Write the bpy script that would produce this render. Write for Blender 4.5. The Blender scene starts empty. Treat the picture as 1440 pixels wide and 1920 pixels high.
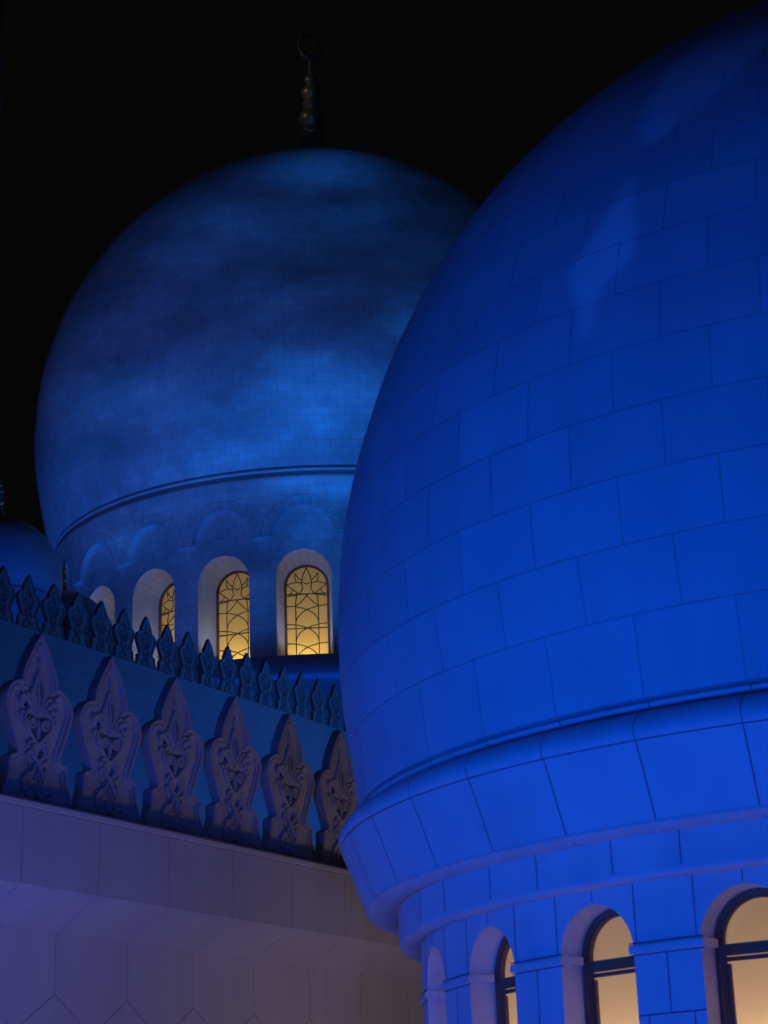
import bpy, bmesh, math, random
from math import pi, sin, cos, tan, sqrt, radians, atan2, hypot
from mathutils import Vector, Matrix
from mathutils.geometry import tessellate_polygon

random.seed(7)
sc = bpy.context.scene
COL = sc.collection

# ---------------------------------------------------------------- camera (eye at the origin, ground 1.7 m below)
PITCH, ROLL, F = radians(19.2125), radians(2.039), 3672.0
fw = Vector((0, cos(PITCH), sin(PITCH)))
up0 = Vector((0, -sin(PITCH), cos(PITCH)))
rt0 = Vector((1, 0, 0))
rt = rt0 * cos(ROLL) - up0 * sin(ROLL)
up = rt0 * sin(ROLL) + up0 * cos(ROLL)
cam = bpy.data.cameras.new("camera")
cam.sensor_fit = 'VERTICAL'
cam.sensor_height = 36.0
cam.sensor_width = 27.0
cam.lens = 36.0 * F / 1920.0
cam.clip_end = 20000
cam.dof.use_dof = True
cam.dof.focus_distance = 80.0
cam.dof.aperture_fstop = 5.0
co = bpy.data.objects.new("camera", cam)
M4 = Matrix.Identity(4)
for i in range(3):
    M4[i][0], M4[i][1], M4[i][2] = rt[i], up[i], -fw[i]
co.matrix_world = M4
COL.objects.link(co)
sc.camera = co

# ---------------------------------------------------------------- night sky
wd = bpy.data.worlds.new("World")
sc.world = wd
wd.use_nodes = True
bg = wd.node_tree.nodes["Background"]
bg.inputs[0].default_value = (0.0017, 0.0017, 0.0019, 1)
bg.inputs[1].default_value = 1.0
sc.view_settings.view_transform = 'Standard'
sc.view_settings.look = 'None'
sc.view_settings.exposure = 0
sc.view_settings.gamma = 1
sc.cycles.use_adaptive_sampling = True
sc.cycles.max_bounces = 6
sc.cycles.diffuse_bounces = 3
sc.cycles.sample_clamp_indirect = 2.0

BLUE = (0.0, 0.092, 1.0)
CLOUDBLUE = (0.012, 0.2, 1.0)
WARM = (1.0, 0.62, 0.36)


def spot(name, loc, target, color, power, size=60, blend=0.6, radius=0.15):
    l = bpy.data.lights.new(name, 'SPOT')
    l.energy, l.color, l.spot_size, l.spot_blend, l.shadow_soft_size = power, color, radians(size), blend, radius
    o = bpy.data.objects.new(name, l)
    o.location = loc
    d = Vector(target) - Vector(loc)
    o.rotation_euler = d.to_track_quat('-Z', 'Y').to_euler()
    COL.objects.link(o)
    return o


def point(name, loc, color, power, radius=0.1):
    l = bpy.data.lights.new(name, 'POINT')
    l.energy, l.color, l.shadow_soft_size = power, color, radius
    o = bpy.data.objects.new(name, l)
    o.location = loc
    COL.objects.link(o)
    return o


# ---------------------------------------------------------------- layout (from measurement of the photograph)
ND = 20.0
na = radians(15.331)
NAX = Vector((ND * sin(na), ND * cos(na), 0))            # axis of the near dome
FDIST = 115.0
fa = radians(-1.945)
FAX = Vector((FDIST * sin(fa), FDIST * cos(fa), 0))      # axis of the great dome
wa = radians(30.615)
WU = Vector((sin(wa), cos(wa), 0))                       # direction the parapet walls run
WN = Vector((-cos(wa), sin(wa), 0))                      # away from the viewer


def W(s, w, z):
    return WU * s + WN * w + Vector((0, 0, z))


# ---- lamps -------------------------------------------------------------------------------------------------
def around(ax, r, deg, z):
    a = radians(deg)
    return Vector((ax.x + r * cos(a), ax.y + r * sin(a), z))


# blue floods round the near dome, standing on the terrace below the picture
for ang_, pw in ((182, 540), (207, 1840), (232, 1740), (258, 1180)):
    spot("blue_flood", around(NAX, 17.0, ang_, -1.4), around(NAX, 4.5, ang_, 3.3), BLUE, pw, 84, 1.0, 0.25)
spot("blue_flood", around(NAX, 27, 238, -0.5), around(NAX, 3.5, 238, 8.0), BLUE, 1500, 44, 1.0, 0.3)
# warm spots added at the foot of the near drum in place of floor bounce
for k in range(-5, 5):
    a = 222.65 + 360.0 / 23 * (k + 0.5)
    spot("warm_bounce_fill", around(NAX, 5.78, a, -0.9), around(NAX, 5.30, a, 2.3), (1.0, 0.66, 0.66), 3.4, 70, 0.7, 0.05)

# parapet wall: warm wash from the right, blue wash from the left
spot("wall_warm", W(27.5, 6.6, -1.2), W(20.5, 14.4, 3.8), (1.0, 0.70, 0.66), 262, 84, 1.0, 0.4)
spot("wall_warm", W(21.8, 11.4, 0.3), W(20.4, 14.4, 3.6), (1.0, 0.72, 0.62), 23, 130, 1.0, 0.3)
spot("wall_blue", W(15.2, 11.0, 0.5), W(14.9, 14.4, 3.2), (0.22, 0.22, 1.0), 106, 130, 1.0, 0.35)
# roof between the two walls: added blue fill spots in mid air, then uplights
for s in (72, 88):
    spot("wall_fill_blue", W(s, 22.0, 11.0), W(s - 18, 42.6, 18.0), (0.03, 0.19, 1.0), 3300, 80, 0.9, 0.5)
spot("wall_fill_blue", W(50, 16.0, 9.0), W(52, 42.6, 18.0), (0.025, 0.15, 1.0), 520, 100, 0.9, 0.5)
for s in (48, 56, 64):
    spot("roof_blue", W(s, 37.0, 4.2), W(s, 42.8, 11.0), (0.0, 0.15, 1.0), 330, 110, 0.9, 0.4)


def cloud_light(o, scale, off, lo, hi, base, cut):
    """a projector throwing soft drifting clouds: brightness depends on the direction inside the beam"""
    l = o.data
    l.use_nodes = True
    nt = l.node_tree
    N, L = nt.nodes, nt.links
    em = N["Emission"]
    tc = N.new("ShaderNodeTexCoord")
    mp = N.new("ShaderNodeMapping")
    mp.inputs["Location"].default_value = off
    mp.inputs["Scale"].default_value = scale
    L.new(tc.outputs["Normal"], mp.inputs["Vector"])
    nz = N.new("ShaderNodeTexNoise")
    nz.inputs["Scale"].default_value = 1.0
    nz.inputs["Detail"].default_value = 3.2
    nz.inputs["Roughness"].default_value = 0.5
    nz.inputs["Distortion"].default_value = 0.35
    L.new(mp.outputs[0], nz.inputs["Vector"])
    mr = N.new("ShaderNodeMapRange")
    mr.interpolation_type = 'SMOOTHSTEP'
    mr.inputs["From Min"].default_value = lo
    mr.inputs["From Max"].default_value = hi
    mr.inputs["To Min"].default_value = base
    mr.inputs["To Max"].default_value = 1.0
    L.new(nz.outputs[0], mr.inputs[0])
    sp = N.new("ShaderNodeSeparateXYZ")
    L.new(tc.outputs["Normal"], sp.inputs[0])
    bd = N.new("ShaderNodeMapRange")                      # barn door along the lower edge of the beam
    bd.interpolation_type = 'SMOOTHSTEP'
    bd.inputs["From Min"].default_value = cut[0]
    bd.inputs["From Max"].default_value = cut[1]
    L.new(sp.outputs[1], bd.inputs[0])
    mu = N.new("ShaderNodeMath")
    mu.operation = 'MULTIPLY'
    L.new(mr.outputs[0], mu.inputs[0])
    L.new(bd.outputs[0], mu.inputs[1])
    L.new(mu.outputs[0], em.inputs["Strength"])


FT = FAX + Vector((1.5, 0, 40))
p2 = spot("cloud_projector", (-40, 62, 23), FT, (0.08, 0.16, 1.0), 14000, 60, 0.7, 0.5)
cloud_light(p2, (7.0, 12.0, 7.0), (8.3, 4.4, 2.6), 0.36, 0.66, 0.42, (-0.20, -0.13))
# blue floods on the roof at the foot of the great drum and the small domes
for a in (235, 258, 281):
    spot("blue_flood", around(FAX, 17.15, a, 18.0), around(FAX, 16.6, a, 22.0), BLUE, 480, 130, 0.8, 0.2)
for k in range(-5, 4):
    a = 268.35 + 360.0 / 23 * k
    for d in (-3.9, 3.9):
        spot("arcade_uplight", around(FAX, 20.2, a + d, 18.0), around(FAX, 17.0, a + d, 40.0), (0.0, 0.13, 1.0), 2200, 21, 0.7, 0.2)


spot("finial_fill", (-38, 92, 72), FAX + Vector((0, 0, 71)), (1.0, 0.97, 1.0), 4200, 13, 0.8, 0.4)  # added fill on the great finial, no mast stands here

# spear shaped light patches high on the near dome, painted into a spot's beam
NPROF = [(5.635, 3.545), (5.655, 3.7), (5.685, 4.0), (5.713, 4.193), (5.757, 4.5), (5.785, 4.8), (5.797, 5.3), (5.782, 5.75), (5.745, 6.2), (5.70, 6.5),
         (5.59, 7.0), (5.439, 7.5), (5.258, 8.0), (5.03, 8.5), (4.76, 9.0), (4.42, 9.5), (4.0, 10.0), (3.5, 10.5), (2.92, 11.0), (2.25, 11.48), (1.5, 11.92), (0.75, 12.3), (0.0, 12.62)]


def dome_point(px, py):
    """where a sight line of the photograph meets the near dome"""
    d = (rt * (px - 720) - up * (py - 960) + fw * F).normalized()
    best = None
    t = 9.0
    while t < 24:
        P_ = d * t
        rr = hypot(P_.x - NAX.x, P_.y - NAX.y)
        for (r0, z0), (r1, z1) in zip(NPROF, NPROF[1:]):
            if z0 <= P_.z <= z1:
                gap = rr - (r0 + (r1 - r0) * (P_.z - z0) / (z1 - z0))
                if best is None or gap < best[0]:
                    best = (gap, P_)
                if gap <= 0:
                    return P_
        t += 0.01
    return best[1]


spot("rim_flood", (-9.0, 27.5, 5.2), (NAX.x - 2, NAX.y, 9.5), (0.02, 0.2, 1.0), 260, 60, 0.8, 0.3)
CP = Vector((-4.5, 1.0, -1.4))
cl = spot("patch_light", CP, dome_point(1180, 330), (0.014, 0.13, 1.0), 1900, 40, 0.3, 0.05)
cinv = cl.rotation_euler.to_matrix().transposed()


def beam(px, py):
    q = cinv @ (dome_point(px, py) - CP)
    return q.x / -q.z, q.y / -q.z


BEAM_PATCHES = [(1.0, [(1083, 1107, 650), (1083, 1108, 627), (1083, 1120, 567), (1073, 1133, 538), (1067, 1174, 508), (1078, 1191, 478), (1110, 1191, 437), (1150, 1190, 382), (1183, 1187, 328)]),
        (0.9, [(1205, 1209, 283), (1212, 1260, 247), (1194, 1288, 229), (1214, 1343, 190), (1245, 1394, 143), (1264, 1434, 103), (1306, 1470, 72), (1345, 1480, 45)])]


def beam_mask(o):
    l = o.data
    l.use_nodes = True
    nt = l.node_tree
    N, L = nt.nodes, nt.links

    def mth(op, a, b=None):
        n = N.new("ShaderNodeMath")
        n.operation = op
        for i_, v_ in enumerate((a, b)):
            if v_ is None:
                continue
            if isinstance(v_, (int, float)):
                n.inputs[i_].default_value = v_
            else:
                L.new(v_, n.inputs[i_])
        return n.outputs[0]

    def soft(x, a, b):
        n = N.new("ShaderNodeMapRange")
        n.interpolation_type = 'SMOOTHSTEP'
        L.new(x, n.inputs[0])
        n.inputs[1].default_value, n.inputs[2].default_value = a, b
        return n.outputs[0]
    tc = N.new("ShaderNodeTexCoord")
    sp = N.new("ShaderNodeSeparateXYZ")
    L.new(tc.outputs["Normal"], sp.inputs[0])
    nz = mth('MULTIPLY', sp.outputs[2], -1.0)
    u, v = mth('DIVIDE', sp.outputs[0], nz), mth('DIVIDE', sp.outputs[1], nz)
    tot = None
    for gain, rows in BEAM_PATCHES:
        pts = []
        for xl, xr, y in rows:
            (ul, vl), (ur, vr) = beam(xl, y), beam(xr, y)
            pts.append((ul, ur, (vl + vr) / 2))
        pts.sort(key=lambda q: q[2])
        v0, v1 = pts[0][2], pts[-1][2]
        u0 = min(min(q[0], q[1]) for q in pts) - 0.01
        u1 = max(max(q[0], q[1]) for q in pts) + 0.01
        vn = mth('DIVIDE', mth('SUBTRACT', v, v0), v1 - v0)
        un = mth('DIVIDE', mth('SUBTRACT', u, u0), u1 - u0)
        e = []
        for side in (0, 1):
            fc = N.new("ShaderNodeFloatCurve")
            cu = fc.mapping.curves[0]
            for i_, q in enumerate(pts):
                x, y = (q[2] - v0) / (v1 - v0), (q[side] - u0) / (u1 - u0)
                if i_ == 0:
                    cu.points[0].location = (x, y)
                elif i_ == len(pts) - 1:
                    cu.points[-1].location = (x, y)
                else:
                    cu.points.new(x, y)
            for p_ in cu.points:
                p_.handle_type = 'VECTOR'
            fc.mapping.update()
            L.new(vn, fc.inputs["Value"])
            e.append(fc.outputs[0])
        sw = 0.004 / (u1 - u0)
        m = mth('MULTIPLY', soft(mth('SUBTRACT', un, e[0]), -sw, sw), soft(mth('SUBTRACT', e[1], un), -sw, sw))
        m = mth('MULTIPLY', m, mth('MULTIPLY', soft(vn, 0.0, 0.12), soft(mth('SUBTRACT', 1.0, vn), 0.0, 0.04)))
        m = mth('MULTIPLY', m, gain)
        tot = m if tot is None else mth('ADD', tot, m)
    L.new(tot, N["Emission"].inputs["Strength"])


beam_mask(cl)


# the great dome's projector: a slide of drifting cloud, brighter and darker banks laid out as they fall on the dome
GPROF = [(16.42, 24.0), (16.42, 37.15), (16.68, 38.0), (17.14, 40.0), (17.48, 42.0), (17.64, 44.0), (17.59, 46.0), (17.34, 48.0), (16.86, 50.0), (16.14, 52.0), (15.15, 54.0),
         (13.86, 56.0), (12.2, 58.0), (9.98, 60.0), (6.75, 62.0), (4.6, 63.1), (2.3, 64.1), (0.9, 64.9), (0.0, 65.5)]


def great_point(px, py):
    d = (rt * (px - 720) - up * (py - 960) + fw * F).normalized()
    best = None
    t = 92.0
    while t < 150:
        P_ = d * t
        rr = hypot(P_.x - FAX.x, P_.y - FAX.y)
        for (r0, z0), (r1, z1) in zip(GPROF, GPROF[1:]):
            if z0 <= P_.z <= z1:
                gap = rr - (r0 + (r1 - r0) * (P_.z - z0) / (z1 - z0))
                if best is None or gap < best[0]:
                    best = (gap, P_)
                if gap <= 0:
                    return P_
        t += 0.15
    return best[1]


BANKS = [(610, 770, 130, 85, 0.68), (570, 690, 120, 60, 0.30), (455, 830, 120, 60, 0.40), (610, 325, 120, 44, 0.85), (640, 400, 150, 50, 0.16), (800, 610, 70, 90, 0.20), (130, 700, 45, 60, 0.10),
         (110, 860, 70, 110, 0.42), (240, 770, 130, 60, 0.28), (420, 440, 120, 50, 0.16), (300, 500, 120, 60, 0.10), (570, 912, 130, 30, 0.75), (360, 935, 130, 30, 0.30),
         (560, 985, 60, 45, 0.35), (170, 650, 70, 60, 0.12), (470, 1130, 30, 80, 0.12), (640, 1120, 40, 90, 0.20), (190, 1010, 60, 50, 0.30)]
CPOS = Vector((-2.0, 40.0, 27.0))
p1 = spot("cloud_projector", CPOS, FAX + Vector((0, 0, 42)), CLOUDBLUE, 95000, 50, 0.3, 0.35)
p1inv = p1.rotation_euler.to_matrix().transposed()


def cloud_slide(o):
    l = o.data
    l.use_nodes = True
    nt = l.node_tree
    N, L = nt.nodes, nt.links

    def mth(op, a, b=None, c=None):
        n = N.new("ShaderNodeMath")
        n.operation = op
        for i_, v_ in enumerate((a, b, c)):
            if v_ is None:
                continue
            if isinstance(v_, (int, float)):
                n.inputs[i_].default_value = v_
            else:
                L.new(v_, n.inputs[i_])
        return n.outputs[0]
    tc = N.new("ShaderNodeTexCoord")
    sp = N.new("ShaderNodeSeparateXYZ")
    L.new(tc.outputs["Normal"], sp.inputs[0])
    nz = mth('MULTIPLY', sp.outputs[2], -1.0)
    u0, v0 = mth('DIVIDE', sp.outputs[0], nz), mth('DIVIDE', sp.outputs[1], nz)

    def noise(scale, det, seed):
        cb = N.new("ShaderNodeCombineXYZ")
        L.new(mth('MULTIPLY', u0, scale[0]), cb.inputs[0])
        L.new(mth('MULTIPLY', v0, scale[1]), cb.inputs[1])
        cb.inputs[2].default_value = seed
        n = N.new("ShaderNodeTexNoise")
        n.inputs["Scale"].default_value = 1.0
        n.inputs["Detail"].default_value = det
        n.inputs["Roughness"].default_value = 0.55
        L.new(cb.outputs[0], n.inputs["Vector"])
        return n.outputs[0]
    u = mth('ADD', u0, mth('MULTIPLY', mth('SUBTRACT', noise((7, 10), 3, 1.3), 0.5), 0.14))
    v = mth('ADD', v0, mth('MULTIPLY', mth('SUBTRACT', noise((6, 11), 3, 7.7), 0.5), 0.09))
    tot = None
    for px, py, rx, ry, amp in BANKS:
        def loc(x, y):
            q = p1inv @ (great_point(x, y) - CPOS)
            return q.x / -q.z, q.y / -q.z
        cu, cv = loc(px, py)
        eu = abs(loc(px + rx * 0.3, py)[0] - loc(px - rx * 0.3, py)[0]) / 0.6
        ev = abs(loc(px, py + ry * 0.3)[1] - loc(px, py - ry * 0.3)[1]) / 0.6
        du, dv = mth('DIVIDE', mth('SUBTRACT', u, cu), max(eu, 0.01)), mth('DIVIDE', mth('SUBTRACT', v, cv), max(ev, 0.01))
        d2 = mth('ADD', mth('MULTIPLY', du, du), mth('MULTIPLY', dv, dv))
        g = mth('MULTIPLY', mth('EXPONENT', mth('MULTIPLY', d2, -1.1)), amp)
        tot = g if tot is None else mth('ADD', tot, g)
    wisps = mth('MAXIMUM', mth('MULTIPLY_ADD', noise((9, 24), 4, 3.1), 2.8, -0.40), 0.25)
    tot = mth('MULTIPLY', mth('ADD', tot, 0.155), wisps)
    cut = N.new("ShaderNodeMapRange")
    cut.interpolation_type = 'SMOOTHSTEP'
    L.new(v0, cut.inputs[0])
    cv = p1inv @ (great_point(560, 1225) - CPOS)
    cv = cv.y / -cv.z
    cut.inputs[1].default_value, cut.inputs[2].default_value = cv - 0.004, cv + 0.035
    L.new(mth('MULTIPLY', tot, cut.outputs[0]), N["Emission"].inputs["Strength"])


cloud_slide(p1)


# ---------------------------------------------------------------- materials
def nodes(m):
    m.use_nodes = True
    return m.node_tree.nodes, m.node_tree.links, m.node_tree.nodes["Principled BSDF"]


def marble(name, col=(0.72, 0.71, 0.70), rough=0.5, var=0.13, nscale=1.2):
    m = bpy.data.materials.new(name)
    N, L, b = nodes(m)
    tc = N.new("ShaderNodeTexCoord")
    n1 = N.new("ShaderNodeTexNoise")
    n1.inputs["Scale"].default_value = nscale
    n1.inputs["Detail"].default_value = 6
    n1.inputs["Roughness"].default_value = 0.62
    L.new(tc.outputs["Object"], n1.inputs["Vector"])
    r = N.new("ShaderNodeMapRange")
    r.inputs["From Min"].default_value = 0.3
    r.inputs["From Max"].default_value = 0.7
    r.inputs["To Min"].default_value = 1 - var
    r.inputs["To Max"].default_value = 1 + var * 0.6
    n3 = N.new("ShaderNodeTexNoise")                       # rain streaks, drawn out downwards
    n3.inputs["Scale"].default_value = nscale * 2.4
    n3.inputs["Detail"].default_value = 5
    ms = N.new("ShaderNodeMapping")
    ms.inputs["Scale"].default_value = (1.0, 1.0, 0.12)
    L.new(tc.outputs["Object"], ms.inputs["Vector"])
    L.new(ms.outputs[0], n3.inputs["Vector"])
    av = N.new("ShaderNodeMath")
    av.operation = 'MULTIPLY_ADD'
    av.inputs[1].default_value = 0.5
    L.new(n1.outputs[0], av.inputs[0])
    hf = N.new("ShaderNodeMath")
    hf.operation = 'MULTIPLY'
    hf.inputs[1].default_value = 0.5
    L.new(n3.outputs[0], hf.inputs[0])
    L.new(hf.outputs[0], av.inputs[2])
    L.new(av.outputs[0], r.inputs[0])
    mx = N.new("ShaderNodeVectorMath")
    mx.operation = 'SCALE'
    mx.inputs[0].default_value = col
    L.new(r.outputs[0], mx.inputs["Scale"])
    L.new(mx.outputs[0], b.inputs["Base Color"])
    b.inputs["Roughness"].default_value = rough
    b.inputs["Specular IOR Level"].default_value = 0.35
    bp = N.new("ShaderNodeBump")
    bp.inputs["Strength"].default_value = 0.06
    bp.inputs["Distance"].default_value = 0.01
    n2 = N.new("ShaderNodeTexNoise")
    n2.inputs["Scale"].default_value = 22
    n2.inputs["Detail"].default_value = 4
    L.new(tc.outputs["Object"], n2.inputs["Vector"])
    L.new(n2.outputs[0], bp.inputs["Height"])
    L.new(bp.outputs[0], b.inputs["Normal"])
    return m


def block_marble(name, width, mortar, tint, dark=(0.10, 0.10, 0.11)):
    """marble blocks: brick pattern in the mesh's own UVs (one row = 1 unit of v)"""
    m = marble(name)
    N, L, b = m.node_tree.nodes, m.node_tree.links, m.node_tree.nodes["Principled BSDF"]
    base = b.inputs["Base Color"].links[0].from_socket
    uv = N.new("ShaderNodeUVMap")
    uv.uv_map = "UVMap"
    br = N.new("ShaderNodeTexBrick")
    br.offset, br.offset_frequency, br.squash, br.squash_frequency = 0.5, 2, 1.0, 2
    br.inputs["Color1"].default_value = (1 - tint, 1 - tint, 1 - tint, 1)
    br.inputs["Color2"].default_value = (1 + tint * 0.5, 1 + tint * 0.5, 1 + tint * 0.5, 1)
    br.inputs["Mortar"].default_value = (*dark, 1)
    br.inputs["Scale"].default_value = 1.0
    jn = N.new("ShaderNodeTexNoise")                       # joints are not all equally wide
    jn.inputs["Scale"].default_value = 0.9
    L.new(uv.outputs[0], jn.inputs["Vector"])
    jr = N.new("ShaderNodeMapRange")
    jr.inputs["From Min"].default_value, jr.inputs["From Max"].default_value = 0.3, 0.7
    jr.inputs["To Min"].default_value, jr.inputs["To Max"].default_value = mortar * 0.65, mortar * 1.35
    L.new(jn.outputs[0], jr.inputs[0])
    L.new(jr.outputs[0], br.inputs["Mortar Size"])
    br.inputs["Mortar Smooth"].default_value = 0.2
    br.inputs["Bias"].default_value = 0.0
    br.inputs["Brick Width"].default_value = width
    br.inputs["Row Height"].default_value = 1.0
    L.new(uv.outputs[0], br.inputs["Vector"])
    mu = N.new("ShaderNodeVectorMath")
    mu.operation = 'MULTIPLY'
    L.new(base, mu.inputs[0])
    L.new(br.outputs["Color"], mu.inputs[1])
    L.new(mu.outputs[0], b.inputs["Base Color"])
    return m


def plain(name, col, rough=0.5, metal=0.0, spec=0.4):
    m = bpy.data.materials.new(name)
    N, L, b = nodes(m)
    tc = N.new("ShaderNodeTexCoord")
    n = N.new("ShaderNodeTexNoise")
    n.inputs["Scale"].default_value = 9
    n.inputs["Detail"].default_value = 4
    L.new(tc.outputs["Object"], n.inputs["Vector"])
    r = N.new("ShaderNodeMapRange")
    r.inputs["To Min"].default_value = rough * 0.8
    r.inputs["To Max"].default_value = min(1, rough * 1.25)
    L.new(n.outputs[0], r.inputs[0])
    L.new(r.outputs[0], b.inputs["Roughness"])
    b.inputs["Base Color"].default_value = (*col, 1)
    b.inputs["Metallic"].default_value = metal
    b.inputs["Specular IOR Level"].default_value = spec
    return m


def pane_mat(name, col, emit, gloss=0.08):
    """frosted pane: light from the lamp standing behind it glows through"""
    m = bpy.data.materials.new(name)
    m.use_nodes = True
    N, L = m.node_tree.nodes, m.node_tree.links
    N.clear()
    out = N.new("ShaderNodeOutputMaterial")
    tr = N.new("ShaderNodeBsdfTranslucent")
    tr.inputs[0].default_value = (*col, 1)
    gl = N.new("ShaderNodeBsdfGlossy")
    gl.inputs["Roughness"].default_value = 0.12
    gl.inputs[0].default_value = (1, 1, 1, 1)
    mx = N.new("ShaderNodeMixShader")
    mx.inputs[0].default_value = gloss
    L.new(tr.outputs[0], mx.inputs[1])
    L.new(gl.outputs[0], mx.inputs[2])
    em = N.new("ShaderNodeEmission")
    em.inputs[0].default_value = (*emit, 1)
    ad = N.new("ShaderNodeAddShader")
    L.new(mx.outputs[0], ad.inputs[0])
    L.new(em.outputs[0], ad.inputs[1])
    L.new(ad.outputs[0], out.inputs[0])
    return m


M_STONE = marble("white_marble")
M_WALL = marble("wall_marble", (0.70, 0.69, 0.68), 0.55, 0.11, 0.9)
M_MERLON = marble("carved_marble", (0.66, 0.65, 0.64), 0.6, 0.18, 2.5)
M_NEAR = block_marble("near_dome_blocks", 1.6, 0.0095, 0.09, (0.54, 0.54, 0.55))
M_FAR = block_marble("great_dome_blocks", 1.7, 0.020, 0.10, (0.55, 0.55, 0.56))
M_FARWALL = block_marble("great_drum_blocks", 1.6, 0.020, 0.10, (0.55, 0.55, 0.56))
M_SMALL = block_marble("small_dome_blocks", 1.6, 0.03, 0.03, (0.75, 0.75, 0.76))
M_JOINT = plain("dark_joint", (0.17, 0.17, 0.175), 0.8)
M_JOINT_F = plain("pale_joint", (0.34, 0.34, 0.35), 0.8)
M_GROUND = marble("terrace_marble", (0.6, 0.58, 0.55), 0.35, 0.1, 0.4)
M_FRAME = plain("bronze_frame", (0.24, 0.13, 0.075), 0.7, 0.0, 0.08)
M_LEAD = plain("lattice_bronze", (0.07, 0.045, 0.025), 0.5, 0.0)
M_GOLD = plain("gilded_metal", (0.32, 0.26, 0.16), 0.28, 0.75)
M_FINIAL = plain("weathered_metal", (0.24, 0.18, 0.075), 0.34, 0.4)
M_PANE_N = pane_mat("frosted_pane", (0.85, 0.72, 0.55), (0.13, 0.085, 0.060), 0.06)
M_PANE_F = pane_mat("amber_pane", (0.90, 0.64, 0.20), (0.055, 0.033, 0.008), 0.02)


# ---------------------------------------------------------------- mesh helpers
def link(name, me, mats, parent=None, loc=None):
    o = bpy.data.objects.new(name, me)
    for m in (mats if isinstance(mats, (list, tuple)) else [mats]):
        if m.name not in [x.name for x in me.materials if x]:
            me.materials.append(m)
    if parent is not None:
        o.parent = parent
    if loc is not None:
        o.location = loc
    COL.objects.link(o)
    return o


def from_bm(name, bm, mats, parent=None, loc=None, smooth=None):
    me = bpy.data.meshes.new(name)
    bmesh.ops.recalc_face_normals(bm, faces=bm.faces)
    bm.to_mesh(me)
    bm.free()
    if smooth is not None:
        for p in me.polygons:
            p.use_smooth = True
        try:
            me.set_sharp_from_angle(angle=radians(smooth))
        except Exception:
            pass
    return link(name, me, mats, parent, loc)


def thing(name, label, cat, loc=(0, 0, 0), rz=0.0, group=None):
    o = bpy.data.objects.new(name, None)
    o.empty_display_size = 0.3
    o.location = loc
    o.rotation_euler = (0, 0, rz)
    o["label"], o["category"] = label, cat
    if group:
        o["group"] = group
    COL.objects.link(o)
    return o


def structure(o):
    o["kind"] = "structure"
    return o


def uvlayer(bm):
    return bm.loops.layers.uv.get("UVMap") or bm.loops.layers.uv.new("UVMap")


def lathe(bm, prof, segs=192, uv=None, mat=0, a0=0.0, a1=2 * pi, close=True):
    """surface of revolution about z; prof = [(r, z)] ; uv = (u per turn, [v per point])"""
    lay = uvlayer(bm)
    full = abs(a1 - a0 - 2 * pi) < 1e-6
    cols = segs if full else segs + 1
    rings = []
    for r, z in prof:
        if r < 1e-5:
            rings.append([bm.verts.new((0, 0, z))])
        else:
            rings.append([bm.verts.new((r * cos(a0 + (a1 - a0) * i / segs), r * sin(a0 + (a1 - a0) * i / segs), z)) for i in range(cols)])
    for k in range(len(prof) - 1):
        A, B = rings[k], rings[k + 1]
        for i in range(segs):
            j = (i + 1) % cols if full else i + 1
            va = [A[0]] if len(A) == 1 else [A[i], A[j]]
            vb = [B[0]] if len(B) == 1 else [B[j], B[i]]
            vs = va + vb
            if len(vs) < 3:
                continue
            f = bm.faces.new(vs)
            f.material_index = mat
            f.smooth = True
            if uv:
                us = [i / segs, (i + 1) / segs]
                ua = [us[0]] if len(A) == 1 else us
                ub = [us[1]] if len(B) == 1 else us[::-1]
                vv = [uv[1][k]] * len(va) + [uv[1][k + 1]] * len(vb)
                for lp, u_, v_ in zip(f.loops, ua + ub, vv):
                    lp[lay].uv = (u_ * uv[0] + (uv[2] if len(uv) > 2 else 0), v_)
    return rings


def vstrip(bm, prof, ang, width, lift, mat=1):
    """a joint running down a profile at one angle, a hair proud of the surface"""
    vs = []
    n = len(prof)
    for k, (r, z) in enumerate(prof):
        r0, z0 = prof[max(k - 1, 0)]
        r1, z1 = prof[min(k + 1, n - 1)]
        tr, tz = r1 - r0, z1 - z0
        l = hypot(tr, tz) or 1
        nr, nz = tz / l, -tr / l
        if nr < 0 and abs(nr) > 0.3:
            nr, nz = -nr, -nz
        rr, zz = r + nr * lift, z + nz * lift
        da = width / 2 / rr
        vs.append((bm.verts.new((rr * cos(ang - da), rr * sin(ang - da), zz)), bm.verts.new((rr * cos(ang + da), rr * sin(ang + da), zz))))
    for (a, b), (c, d) in zip(vs, vs[1:]):
        f = bm.faces.new((a, b, d, c))
        f.material_index = mat


def hstrip(bm, r, z, a0, a1, height, lift, mat=1, step=radians(1.0)):
    n = max(1, int(abs(a1 - a0) / step))
    pr = None
    for i in range(n + 1):
        a = a0 + (a1 - a0) * i / n
        c = (bm.verts.new(((r + lift) * cos(a), (r + lift) * sin(a), z - height / 2)), bm.verts.new(((r + lift) * cos(a), (r + lift) * sin(a), z + height / 2)))
        if pr:
            f = bm.faces.new((pr[0], c[0], c[1], pr[1]))
            f.material_index = mat
        pr = c


def spline(pts, n):
    """Catmull-Rom through (r, z) points"""
    P = [pts[0]] + list(pts) + [pts[-1]]
    out = []
    for i in range(1, len(P) - 2):
        for k in range(n):
            t = k / n
            q = []
            for d in range(2):
                a, b, c, e = P[i - 1][d], P[i][d], P[i + 1][d], P[i + 2][d]
                q.append(0.5 * (2 * b + (c - a) * t + (2 * a - 5 * b + 4 * c - e) * t * t + (3 * b - a - 3 * c + e) * t ** 3))
            out.append(tuple(q))
    out.append(pts[-1])
    return out


def arc_v(prof, row):
    v = [0.0]
    for (r0, z0), (r1, z1) in zip(prof, prof[1:]):
        v.append(v[-1] + hypot(r1 - r0, z1 - z0) / row)
    return v


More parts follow.
